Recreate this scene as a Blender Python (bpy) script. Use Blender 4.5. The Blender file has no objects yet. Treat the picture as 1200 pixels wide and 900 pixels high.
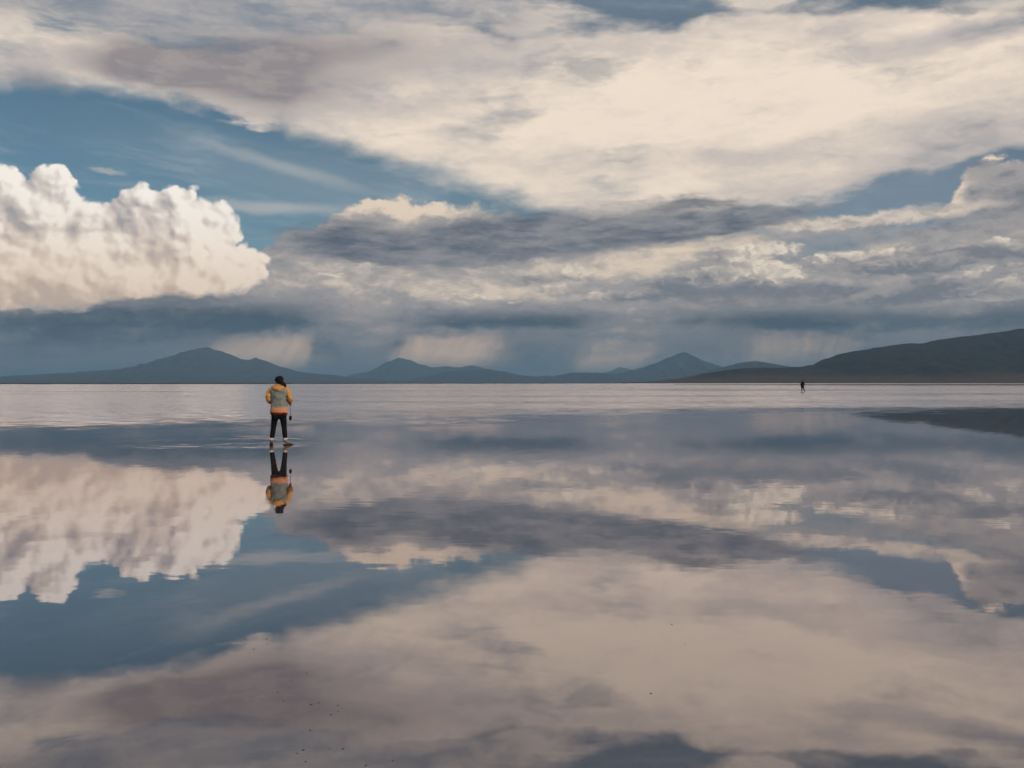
import bpy, bmesh, math, random
from mathutils import Vector, Matrix

sc = bpy.context.scene
COL = sc.collection

# ------------------------------------------------------------------ camera
F = 1167.0            # focal length in photograph pixels (35 mm on 36 mm, 1200 wide)
HZ = 448.5            # photograph row of the horizon
CAM_H = 1.48
cam_d = bpy.data.cameras.new('camera')
cam_d.lens = 35.0; cam_d.sensor_width = 36.0
cam_d.clip_start = 0.05; cam_d.clip_end = 200000
cam = bpy.data.objects.new('camera', cam_d)
COL.objects.link(cam)
cam.location = (0, 0, CAM_H)
cam.rotation_euler = (math.radians(90) - math.atan((450 - HZ) / F), 0, 0)
sc.camera = cam

# ------------------------------------------------------------------ sun, exposure
SUN_EL = math.radians(17)
SUN_AZ = math.radians(128)          # clockwise from +Y: behind the viewer, to the right
sun_dir = Vector((math.sin(SUN_AZ) * math.cos(SUN_EL), math.cos(SUN_AZ) * math.cos(SUN_EL), math.sin(SUN_EL)))
sun_l = bpy.data.lights.new('sun', 'SUN')
sun_l.energy = 2.0; sun_l.angle = math.radians(0.6); sun_l.color = (1.0, 0.83, 0.64)
sun = bpy.data.objects.new('sun', sun_l); COL.objects.link(sun)
sun.rotation_euler = sun_dir.to_track_quat('Z', 'Y').to_euler()
sun.location = (200, -200, 100)

sc.view_settings.view_transform = 'Standard'
sc.view_settings.look = 'None'
sc.view_settings.exposure = 0.0
sc.view_settings.gamma = 1.0
sc.view_settings.use_curve_mapping = False
sc.render.engine = 'CYCLES'
sc.cycles.use_denoising = True
sc.cycles.max_bounces = 6
sc.cycles.volume_bounces = 0
sc.cycles.caustics_reflective = False
sc.cycles.sample_clamp_indirect = 4.0

# ------------------------------------------------------------------ world: sky and clouds
world = bpy.data.worlds.new('World'); sc.world = world
world.use_nodes = True
NT = world.node_tree
NT.nodes.clear()
STRENGTH = 0.1

def lin(c):
    out = []
    for v in c:
        v = v / 255.0
        out.append(v / 12.92 if v <= 0.04045 else ((v + 0.055) / 1.055) ** 2.4)
    return out

class G:
    """A tiny expression language that writes shader nodes into a tree."""
    tree = NT

def node(kind, **kw):
    n = G.tree.nodes.new(kind)
    for k, v in kw.items():
        setattr(n, k, v)
    return n

def plug(sock, val):
    if isinstance(val, X):
        G.tree.links.new(val.s, sock)
    elif hasattr(val, 'is_output'):
        G.tree.links.new(val, sock)
    else:
        sock.default_value = val

class X:
    def __init__(self, s): self.s = s
    def __add__(a, b): return mth('ADD', a, b)
    __radd__ = __add__
    def __mul__(a, b): return mth('MULTIPLY', a, b)
    __rmul__ = __mul__
    def __sub__(a, b): return mth('SUBTRACT', a, b)
    def __rsub__(a, b): return mth('SUBTRACT', b, a)
    def __truediv__(a, b): return mth('DIVIDE', a, b)
    def __neg__(a): return mth('MULTIPLY', a, -1.0)

def mth(op, *args, clamp=False):
    n = node('ShaderNodeMath', operation=op, use_clamp=clamp)
    for i, a in enumerate(args):
        plug(n.inputs[i], a)
    return X(n.outputs[0])

def vmth(op, a, b=None, scale=None, out=0):
    n = node('ShaderNodeVectorMath', operation=op)
    plug(n.inputs[0], a)
    if b is not None: plug(n.inputs[1], b)
    if scale is not None: plug(n.inputs[3], scale)
    return X(n.outputs[out])

def mx(a, b): return mth('MAXIMUM', a, b)
def mn(a, b): return mth('MINIMUM', a, b)
def clamp01(a): return mth('ADD', a, 0.0, clamp=True)

def sstep(x, a, b, lo=0.0, hi=1.0):
    n = node('ShaderNodeMapRange', interpolation_type='SMOOTHSTEP')
    plug(n.inputs[0], x)
    n.inputs[1].default_value = a; n.inputs[2].default_value = b
    n.inputs[3].default_value = lo; n.inputs[4].default_value = hi
    return X(n.outputs[0])

def lstep(x, a, b, lo=0.0, hi=1.0):
    n = node('ShaderNodeMapRange', interpolation_type='LINEAR', clamp=True)
    plug(n.inputs[0], x)
    n.inputs[1].default_value = a; n.inputs[2].default_value = b
    n.inputs[3].default_value = lo; n.inputs[4].default_value = hi
    return X(n.outputs[0])

def xyz(x, y, z=0.0):
    n = node('ShaderNodeCombineXYZ')
    for i, a in enumerate((x, y, z)): plug(n.inputs[i], a)
    return X(n.outputs[0])

def C(r, g, b, k=1.0):
    l = lin((r, g, b)); k /= STRENGTH
    return (l[0] * k, l[1] * k, l[2] * k, 1.0)

def mixc(f, a, b):
    n = node('ShaderNodeMix', data_type='RGBA', blend_type='MIX', clamp_factor=True)
    plug(n.inputs[0], f); plug(n.inputs[6], a); plug(n.inputs[7], b)
    return X(n.outputs[2])

tc = node('ShaderNodeTexCoord')
sep = node('ShaderNodeSeparateXYZ')
NT.links.new(tc.outputs['Generated'], sep.inputs[0])
dx_, dy_, dz_ = (X(o) for o in sep.outputs)
# bearing and height angle of the sky direction, both in units of 1/1167 rad
U = mth('ARCTAN2', dx_, dy_) * F
Vv = mth('ARCSINE', mn(mx(dz_, -1.0), 1.0)) * F

def pt(px, py):
    az = math.atan((px - 600) / F)
    el = math.atan((HZ - py) / math.hypot(F, px - 600))
    return az * F, el * F

def mad(a, b, c): return mth('MULTIPLY_ADD', a, b, c)

def after(x):
    """the bearing and height again, evaluated after x (keeps the layers in order for the shader compiler)"""
    return mad(x, 1e-6, U), mad(x, 1e-6, Vv)

SEED = [0]
def fbm(p, wx, wy, detail=6.0, rough=0.55, dist=0.0, out=0, rot=0.0):
    """fractal noise 0..1 with features about wx by wy units"""
    SEED[0] += 1
    u, v = p
    if rot:
        c, s_ = math.cos(rot), math.sin(rot)
        u, v = mad(v, -s_, u * c), mad(v, c, u * s_)
    n = node('ShaderNodeTexNoise', noise_dimensions='2D')
    plug(n.inputs['Vector'], xyz(mad(u, 1.0 / wx, SEED[0] * 17.31), mad(v, 1.0 / wy, SEED[0] * 9.77)))
    n.inputs['Scale'].default_value = 1.0
    n.inputs['Detail'].default_value = detail
    n.inputs['Roughness'].default_value = rough
    n.inputs['Distortion'].default_value = dist
    return X(n.outputs[out])

def warp(p, wx, wy, ax, ay, detail=4.0, rough=0.55):
    c = fbm(p, wx, wy, detail, rough, out=1)
    sp = node('ShaderNodeSeparateColor'); plug(sp.inputs[0], c)
    return mad(X(sp.outputs[0]), 2 * ax, p[0]) - ax, mad(X(sp.outputs[1]), 2 * ay, p[1]) - ay

def rad2(p, px, py, rx, ry, rot=0.0):
    """squared elliptical radius about a photograph point; rot in degrees, positive rises to the right"""
    cx, cy = pt(px, py)
    c, s_ = math.cos(math.radians(rot)), math.sin(math.radians(rot))
    a1, b1 = c / rx, s_ / rx
    a2, b2 = -s_ / ry, c / ry
    if rot:
        e = mad(p[0], a1, mad(p[1], b1, -(cx * a1 + cy * b1)))
        f = mad(p[0], a2, mad(p[1], b2, -(cx * a2 + cy * b2)))
    else:
        e = mad(p[0], a1, -cx * a1)
        f = mad(p[1], b2, -cy * b2)
    return mad(e, e, f * f)

def blob(p, px, py, rx, ry, rot=0.0, soft=0.5):
    """soft ellipse"""
    return sstep(mth('SQRT', rad2(p, px, py, rx, ry, rot)), 1 + soft, 1 - soft)

def sphere(p, px, py, rx, ry=None, rot=0.0):
    """height of a round swelling"""
    ry = ry or rx
    k = 0.55 * math.sqrt(rx * ry)
    return mad(rad2(p, px, py, rx, ry, rot), -k, k)

def curve(p, pts, rest, lo=-100.0, hi=900.0, raw=False):
    """function of the bearing through photograph points; 'rest' is the value away from them"""
    n = node('ShaderNodeFloatCurve')
    cv = n.mapping.curves[0]
    if raw:
        pp = [(pt(a, HZ)[0], b) for a, b in pts]
    else:
        pp = [pt(a, b) for a, b in pts]; rest = pt(600, rest)[1]
    pp = [(-1000.0, rest)] + pp + [(1000.0, rest)]
    qq = [((u + 1000) / 2000.0, (v - lo) / (hi - lo)) for u, v in pp]
    while len(cv.points) < len(qq):
        cv.points.new(0.5, 0.5)
    for q, c in zip(cv.points, sorted(qq)):
        q.location = c; q.handle_type = 'AUTO_CLAMPED'
    n.mapping.update()
    plug(n.inputs[1], lstep(p[0], -1000.0, 1000.0))
    return mad(X(n.outputs[0]), hi - lo, lo)

def total(xs):
    r = xs[0]
    for x in xs[1:]: r = r + x
    return r
def union(xs):
    r = xs[0]
    for x in xs[1:]: r = mx(r, x)
    return r

def layer(name, fn, floats, cols):
    """write one layer of the sky as its own node group: floats and colours in, one colour and one float out"""
    t = bpy.data.node_groups.new(name, 'ShaderNodeTree')
    for i in range(len(floats)): t.interface.new_socket('f%d' % i, in_out='INPUT', socket_type='NodeSocketFloat')
    for i in range(len(cols)): t.interface.new_socket('c%d' % i, in_out='INPUT', socket_type='NodeSocketColor')
    t.interface.new_socket('colour', in_out='OUTPUT', socket_type='NodeSocketColor')
    t.interface.new_socket('last', in_out='OUTPUT', socket_type='NodeSocketFloat')
    outer = G.tree; G.tree = t
    gi = node('NodeGroupInput'); ins = [X(o) for o in gi.outputs]
    c, f = fn(ins[:len(floats)], ins[len(floats):len(floats) + len(cols)])
    go = node('NodeGroupOutput')
    plug(go.inputs[0], c); plug(go.inputs[1], f)
    G.tree = outer
    n = node('ShaderNodeGroup'); n.node_tree = t
    for i, x in enumerate(floats): plug(n.inputs[i], x)
    for i, x in enumerate(cols): plug(n.inputs[len(floats) + i], x)
    return X(n.outputs[0]), X(n.outputs[1])

def behind(x, f):
    """the shared coordinates again, evaluated after x (keeps the layers in order for the shader compiler)"""
    e = x * 1e-6
    f = [q + e for q in f[:8]]
    return (f[0], f[1]), (f[2], f[3]), (f[4], f[5]), (f[6], f[7])

# ---- clear sky
sky = node('ShaderNodeTexSky', sky_type='NISHITA', sun_disc=False)
sky.sun_elevation = SUN_EL; sky.sun_rotation = SUN_AZ
sky.altitude = 3600; sky.air_density = 1.0; sky.dust_density = 1.0; sky.ozone_density = 1.0
grade = node('ShaderNodeMix', data_type='RGBA', blend_type='MULTIPLY')
grade.inputs[0].default_value = 1.0
plug(grade.inputs[6], sky.outputs[0]); grade.inputs[7].default_value = (0.55, 0.64, 0.56, 1)
base = X(grade.outputs[2])

# coordinates swirled by broad and fine turbulence
P0 = (U, Vv)
PW0 = warp(P0, 160, 70, 34, 16, 4.0, 0.6)        # stretched sheets
PF0 = warp(P0, 60, 26, 12, 6, 4.0, 0.65)         # light swirl
PR0 = warp(P0, 34, 26, 9, 8, 4.0, 0.7)           # ragged
COORDS = [*P0, *PW0, *PF0, *PR0]

# ---- thin streaks in the blue, then the upper sheet of pale cloud
def upper_sheet(f, c):
    P, PW, PF, PR = (f[0], f[1]), (f[2], f[3]), (f[4], f[5]), (f[6], f[7])
    base = c[0]
    wisp = fbm(PW, 150, 22, 5.0, 0.6, rot=0.1)
    a = sstep(wisp, 0.46, 0.85) * 0.34
    base = mixc(a, base, C(186, 196, 202))
    base = mixc(sstep(P[1], 330.0, 450.0) * 0.34, base, C(168, 178, 190))
    base = mixc(blob(PW, 400, 225, 190, 34, -10, 0.9) * 0.18, base, C(196, 198, 200))
    base = mixc(blob(PF, 1040, 235, 150, 50, 8, 0.7) * 0.55, base, C(146, 156, 170))
    stre = total([blob(PF, 310, 243, 85, 6, -1, 0.9) * 0.55, blob(PF, 330, 195, 80, 6, -14, 0.9) * 0.38,
                  blob(PF, 124, 201, 16, 2.5, 0, 0.6) * 0.5])
    base = mixc(stre, base, C(205, 200, 195))
    P, PW, PF, PR = behind(stre, f)
    lowE = curve(P, [(-120, 104), (0, 112), (60, 116), (130, 120), (190, 127), (240, 140), (275, 148), (292, 154), (304, 160),
                  (318, 158), (345, 170), (400, 188), (450, 206), (500, 220), (560, 238), (620, 258), (700, 280), (800, 280), (900, 256), (945, 249),
                  (985, 238), (1020, 224), (1060, 213), (1110, 204), (1140, 194), (1190, 183), (1260, 180)], 190)
    upE = curve(P, [(-120, 30), (0, 24), (100, 34), (180, 46), (250, 52), (310, 40), (400, 28), (480, 20), (540, 24), (580, 33),
                 (640, 32), (720, 31), (790, 28), (830, 16), (880, 12), (960, 9), (1050, 7), (1120, 5), (1200, 4), (1300, 2)], 12)
    n1 = fbm(PF, 60, 26, 6.0, 0.6)
    n1b = fbm(P, 240, 60, 4.0, 0.55, 0.6)
    dlow = P[1] - lowE + (n1 - 0.5) * 34.0 + (n1b - 0.5) * 20.0
    softl = curve(P, [(0, 36), (230, 24), (300, 12), (330, 36), (450, 44), (560, 40), (900, 24), (1000, 18)], 36, lo=0, hi=100, raw=True)
    alow = sstep(clamp01(dlow / softl), 0.0, 1.0)
    dup = upE - P[1] + (n1 - 0.5) * 26.0 + (n1b - 0.5) * 18.0
    aup = sstep(dup, -4.0, 12.0)
    # broken cloud above the sheet, thinning into blue
    over_n = fbm(PW, 190, 46, 6.0, 0.6)
    upcloud = sstep(over_n + sstep(P[0], 60, -500) * 0.20 + blob(PF, 660, 8, 60, 40, 0, 0.8) * 0.06 - blob(PF, 790, 12, 90, 16, -6, 0.6) * 0.22
                    + blob(PF, 896, 3, 26, 3, 0, 0.6) * 0.35, 0.34, 0.68)
    asheet = mx(aup, upcloud * 0.88) * alow
    thin = fbm(PW, 130, 44, 5.0, 0.62)
    asheet = asheet * sstep(thin + total([blob(PW, 690, 85, 80, 16, 12, 0.9) * -0.2, blob(PW, 570, 150, 70, 16, 20, 0.9) * -0.16,
                                          blob(PW, 860, 70, 60, 5, 5, 0.9) * -0.12, blob(P, 40, 95, 90, 30, 0, 0.9) * -0.15]), 0.16, 0.46, 0.55, 1.0)
    P, PW, PF, PR = behind(asheet, f)
    tn = fbm(PW, 130, 40, 7.0, 0.60)
    tn2 = fbm(PF, 44, 13, 7.0, 0.66)
    tone = 0.73 + (tn - 0.5) * 0.84 + (tn2 - 0.5) * 0.46 + total([
        blob(P, 600, 185, 330, 70, 8, 0.8) * 0.26, blob(P, 960, 110, 260, 60, 4, 0.8) * 0.22,
        blob(PW, 100, 45, 110, 16, 3, 0.8) * 0.32, blob(PW, 215, 128, 130, 10, -14, 0.8) * 0.28,
        blob(PW, 480, 32, 90, 12, 3, 0.8) * 0.25,
        blob(P, 30, 85, 90, 36, 0, 0.9) * -0.16, blob(P, 100, 0, 380, 24, 0, 0.9) * -0.5, blob(P, 480, 0, 120, 14, 0, 0.9) * -0.4,
        blob(PW, 1150, 38, 130, 12, 3, 0.7) * -0.55, blob(PW, 1050, 150, 190, 14, 6, 0.9) * -0.18,
        blob(PW, 800, 190, 240, 16, 0, 0.9) * -0.16, blob(PW, 620, 70, 90, 12, 0, 0.9) * -0.12,
        blob(PW, 1130, 190, 90, 26, 8, 0.8) * -0.3, blob(PW, 440, 105, 140, 28, 15, 0.8) * -0.16])
    scol = mixc(sstep(tone, 0.0, 0.62), C(140, 146, 156), C(208, 196, 188))
    scol = mixc(sstep(tone, 0.48, 1.15), scol, C(251, 233, 213))
    P, PW, PF, PR = behind(tone, f)
    mauve = clamp01(total([blob(PW, 170, 74, 85, 14, 2, 0.8) * 0.75, blob(PW, 265, 84, 100, 30, -4, 0.8) * 1.05, blob(PW, 330, 62, 110, 18, 12, 0.8) * 0.7,
                           blob(PW, 45, 96, 26, 10, -10, 0.7) * 0.6, blob(PW, 440, 70, 90, 22, 12, 0.9) * 0.4,
                           blob(PW, 320, 110, 30, 22, 0, 0.8) * 0.4]))
    mauve = clamp01(mauve + (tn2 - 0.5) * 0.8 * sstep(mauve, 0.0, 0.4) + (tn - 0.5) * 0.7 * sstep(mauve, 0.0, 0.4))
    scol = mixc(mauve * 0.92, scol, mixc(sstep(tn2 + (tn - 0.5) * 0.8, 0.25, 0.75), C(124, 119, 126), C(158, 149, 150)))
    return mixc(asheet, base, scol), mauve
base, last = layer('upper sheet', upper_sheet, COORDS, [base])

# ---- middle deck: grey veil behind the cumulus fragments, with a dark lens of cloud in it
def middle_deck(f, c):
    base = c[0]
    P, PW, PF, PR = behind(f[8], f)
    topE = curve(P, [(-120, 330), (0, 345), (220, 340), (290, 300), (320, 286), (340, 272), (380, 258), (405, 246), (425, 236), (450, 231), (480, 236),
                  (520, 239), (600, 240), (700, 238), (800, 240), (900, 248), (950, 256), (1000, 262), (1080, 262), (1108, 242), (1125, 215), (1145, 192),
                  (1180, 184), (1200, 190), (1260, 175)], 300)
    n2 = fbm(PR, 34, 20, 6.0, 0.62)
    dtop = topE - P[1] + (n2 - 0.5) * 40.0
    softd = curve(P, [(0, 8), (400, 8), (560, 14), (640, 44), (760, 50), (900, 40), (960, 10), (1100, 8)], 20, lo=0, hi=100, raw=True)
    adeck = sstep(clamp01((dtop + 3.0) / softd), 0.0, 1.0)
    hole = clamp01(total([blob(PF, 1020, 237, 80, 14, 13, 0.45) * 0.66, blob(PF, 970, 286, 60, 13, 6, 0.7) * 0.55,
                          blob(PF, 1090, 262, 50, 4, 3, 0.6) * 0.5, blob(PF, 300, 268, 24, 12, 0, 0.6) * 0.8]))
    adeck = adeck * (1.0 - hole * 0.95)
    P, PW, PF, PR = behind(adeck, f)
    t3 = fbm(PW, 90, 26, 6.0, 0.6)
    t4 = fbm(PR, 30, 14, 6.0, 0.62)
    dk = 0.44 + (t3 - 0.5) * 1.0 + (t4 - 0.5) * 0.7 + total([
        sstep(dtop, 26.0, 0.0) * sstep(P[0], -250, -120) * sstep(P[0], 30, -90) * 0.7,
        blob(PR, 470, 243, 70, 9, 0, 0.7) * 0.35,
        blob(PF, 660, 325, 150, 20, 5, 0.8) * 0.30, blob(PF, 820, 292, 120, 18, 8, 0.8) * 0.34, blob(PF, 390, 322, 100, 16, 0, 0.8) * 0.25,
        blob(P, 1000, 300, 120, 20, 0, 0.8) * 0.10, blob(PF, 540, 345, 120, 14, 0, 0.8) * 0.22,
        blob(P, 330, 285, 60, 20, 0, 0.8) * -0.1, blob(P, 720, 245, 170, 12, 0, 0.8) * -0.15,
        blob(PR, 1168, 182, 34, 4, -4, 0.7) * 0.9, blob(PR, 1118, 228, 10, 18, 0, 0.8) * 0.5])
    dcol = mixc(sstep(dk, 0.05, 0.55), C(116, 121, 131), C(172, 165, 162))
    dcol = mixc(sstep(dk, 0.5, 1.05), dcol, C(240, 219, 196))
    base = mixc(adeck, base, dcol)
    # pale lit bar under the blue hole on the right
    P, PW, PF, PR = behind(dk, f)
    bar = clamp01(total([blob(PR, 1050, 254, 90, 7, 4, 0.5), blob(PR, 950, 262, 70, 6, 0, 0.6) * 0.7, blob(PR, 968, 266, 30, 3, 0, 0.5)]))
    base = mixc(bar * 0.9, base, mixc(sstep(t4, 0.3, 0.6), C(190, 178, 168), C(234, 217, 199)))
    # the dark lens
    P, PW, PF, PR = behind(bar, f)
    PL = warp(PW, 90, 22, 26, 9, 5.0, 0.62)
    lens = total([blob(PL, 560, 280, 200, 24, 0, 0.7) * 0.9, blob(PL, 490, 298, 80, 22, -4, 0.7) * 0.6, blob(PL, 400, 282, 80, 14, -6, 0.7) * 0.6,
                  blob(PL, 740, 264, 170, 20, 4, 0.7) * 0.8, blob(PL, 880, 257, 70, 9, 6, 0.7) * 0.75, blob(PL, 780, 240, 80, 6, -3, 0.8) * 0.45,
                  blob(PL, 640, 300, 100, 10, 8, 0.8) * 0.4])
    ln = fbm(PL, 130, 17, 6.0, 0.6)
    ln2 = fbm(PF, 60, 12, 6.0, 0.62)
    alens = sstep(lens + (ln - 0.5) * 1.3 + (ln2 - 0.5) * 0.5, 0.2, 1.05)
    lcol = mixc(sstep(ln2 + (t3 - 0.5) * 0.8, 0.22, 0.80), C(88, 97, 111), C(150, 148, 151))
    return mixc(alens * 0.93, base, lcol), alens
base, last = layer('middle deck', middle_deck, COORDS + [last], [base])

def bill(p, w, detail=2.0):
    n = node('ShaderNodeTexVoronoi', voronoi_dimensions='2D', feature='SMOOTH_F1')
    plug(n.inputs['Vector'], xyz(mad(p[0], 1.0 / w, 3.3), mad(p[1], 1.0 / w, 7.1)))
    n.inputs['Scale'].default_value = 1.0
    n.inputs['Detail'].default_value = detail; n.inputs['Roughness'].default_value = 0.5
    n.inputs['Smoothness'].default_value = 0.4
    return 1.0 - X(n.outputs[0])

# ---- towering cumulus: round swellings, shaded by their slope towards the sun
LB = [(4, 226, 34, 34), (62, 226, 33, 31), (86, 240, 22, 24), (40, 262, 60, 50), (108, 264, 44, 30), (168, 248, 40, 34), (152, 236, 20, 24), (206, 240, 30, 26),
      (222, 226, 13, 15), (240, 262, 40, 34), (258, 278, 28, 34), (205, 290, 74, 60), (284, 308, 36, 28), (110, 318, 120, 58), (235, 328, 90, 40),
      (20, 330, 80, 60), (-70, 300, 90, 90), (-150, 320, 90, 70)]
def tower(f, c):
    base = c[0]
    P, PW, PF, PR = behind(f[8], f)
    PC = warp(P, 26, 26, 5.0, 5.0, 4.0, 0.62)
    hA = union([sphere(PC, *l) for l in LB]); bA = bill(PC, 40, 2.0)
    b3 = bill(PC, 19, 1.0)
    x_ = mad(hA + bA + b3, 1e-6, 8.0)
    PC2 = (PC[0] + x_, PC[1] + (x_ - 2.0))
    hB = union([sphere(PC2, *l) for l in LB]); bB = bill(PC2, 40, 2.0)
    fluff = fbm(PC, 18, 14, 5.0, 0.6)
    b4 = bill((PC[0] + (x_ - 4.5), PC[1] + (x_ - 5.0)), 19, 1.0)
    dC = hA + (bA - 0.55) * 9.0 + (b3 - 0.55) * 6.0 + (fluff - 0.5) * 6.0
    P, PW, PF, PR = behind(dC + hB + bB + b4, f)
    botE = curve(P, [(-120, 362), (0, 364), (60, 362), (120, 358), (180, 356), (230, 352), (300, 336), (330, 320)], 362)
    acum = sstep(dC, 0.0, 4.5) * sstep(P[1] - botE + (fluff - 0.5) * 22.0, -6.0, 8.0)
    emb = (hA - hB) * 0.125 + (bA - bB) * 1.9
    PG = warp(P, 70, 50, 20, 14, 4.0, 0.6)
    lit = 0.50 + emb * 0.6 + (b3 - b4) * 0.62 + (b3 - 0.55) * 0.1 + (fluff - 0.5) * 0.16 + total([
        blob(PG, 262, 300, 60, 46, 0, 0.8) * 0.24, blob(PG, 75, 300, 80, 28, 0, 0.8) * 0.28, blob(PG, 200, 335, 120, 22, 0, 0.8) * 0.24,
        blob(PG, 55, 218, 60, 18, 0, 0.8) * 0.16, blob(PG, 72, 258, 16, 8, 0, 0.6) * 0.3,
        blob(PG, 185, 262, 48, 24, 0, 0.8) * -0.15, blob(PG, 52, 258, 40, 14, -6, 0.7) * -0.23, blob(PG, 110, 268, 60, 8, 6, 0.7) * -0.26, blob(PG, 150, 300, 46, 14, 10, 0.8) * -0.20,
        blob(PG, 10, 277, 40, 3, 0, 0.7) * -0.20, blob(PG, 30, 345, 70, 12, 0, 0.8) * -0.33, blob(PG, 268, 296, 18, 3, 0, 0.7) * -0.17,
        blob(PG, 110, 330, 40, 14, 30, 0.8) * -0.10])
    ccol = mixc(sstep(lit, -0.25, 0.5), C(164, 162, 168), C(220, 207, 198))
    ccol = mixc(sstep(lit, 0.30, 1.15), ccol, C(255, 246, 234, 1.08))
    ccol = mixc(sstep(P[1], 210, 80) * 0.54, ccol, C(253, 214, 174))
    return mixc(acum, base, ccol), acum + lit
base, last = layer('cumulus tower', tower, COORDS + [last], [base])

# ---- lit cumulus fragments, ragged, in front of the deck, and the shaded humps before them
FR = [(845, 320, 56, 12, 8), (905, 318, 44, 13, -4), (880, 302, 34, 14), (868, 296, 26, 12), (915, 292, 30, 9), (665, 322, 40, 14), (640, 336, 36, 9), (700, 348, 36, 8, 6),
      (735, 344, 30, 6, 4), (1000, 300, 60, 8, 4), (1045, 308, 44, 7), (1160, 346, 30, 11, 20), (1185, 332, 20, 10), (1176, 284, 18, 6), (1130, 322, 40, 4, 12),
      (748, 382, 34, 8, 0), (770, 384, 26, 6), (985, 383, 14, 2), (560, 348, 30, 4), (525, 352, 24, 5), (420, 316, 20, 5, 20), (390, 322, 28, 4),
      (605, 356, 14, 2.5), (1250, 320, 60, 18)]
SH = [(770, 340, 66, 15, 4), (820, 326, 60, 11, 14), (840, 300, 24, 10), (700, 312, 14, 7), (1085, 310, 90, 11, 2), (1130, 300, 70, 11), (1015, 306, 18, 6),
      (900, 345, 120, 14), (1060, 345, 120, 12), (620, 330, 40, 7, 6), (1190, 358, 60, 8)]
def fragments(f, c):
    base = c[0]
    P, PW, PF, PR = behind(f[8], f)
    PE = warp(PF, 26, 11, 12.0, 5.0, 5.0, 0.66)
    fA = union([sphere(PE, *l) for l in FR]); gA = bill(PE, 17, 3.0)
    x_ = mad(fA + gA, 1e-6, 5.0)
    PE2 = (PE[0] + x_, PE[1] + (x_ - 1.0))
    fB = union([sphere(PE2, *l) for l in FR]); gB = bill(PE2, 17, 3.0)
    fl2 = fbm(PE, 16, 7, 6.0, 0.62)
    dF = fA + (gA - 0.55) * 6.0 + (fl2 - 0.5) * 22.0
    flit = 0.50 + (fA - fB) * 0.03 + (gA - gB) * 0.42 + (fl2 - 0.5) * 1.1 + blob(P, 880, 308, 70, 26, 0, 0.8) * 0.25
    fcol = mixc(sstep(flit, 0.1, 0.55), C(152, 148, 150), C(204, 190, 178))
    fcol = mixc(sstep(flit, 0.5, 1.05), fcol, C(252, 236, 212))
    base = mixc(sstep(dF, -4.0, 8.0) * 0.92, base, fcol)
    e = (dF + flit) * 1e-6
    PE = (PE[0] + e, PE[1] + e)
    sA = union([sphere(PE, *l) for l in SH]) + (gA - 0.55) * 6.0 + (fl2 - 0.5) * 22.0
    base = mixc(sstep(sA, -4.0, 10.0) * 0.8, base, mixc(sstep(flit, 0.2, 1.0), C(116, 120, 129), C(170, 163, 160)))
    return base, sA
base, last = layer('cumulus fragments', fragments, COORDS + [last], [base])

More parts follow.
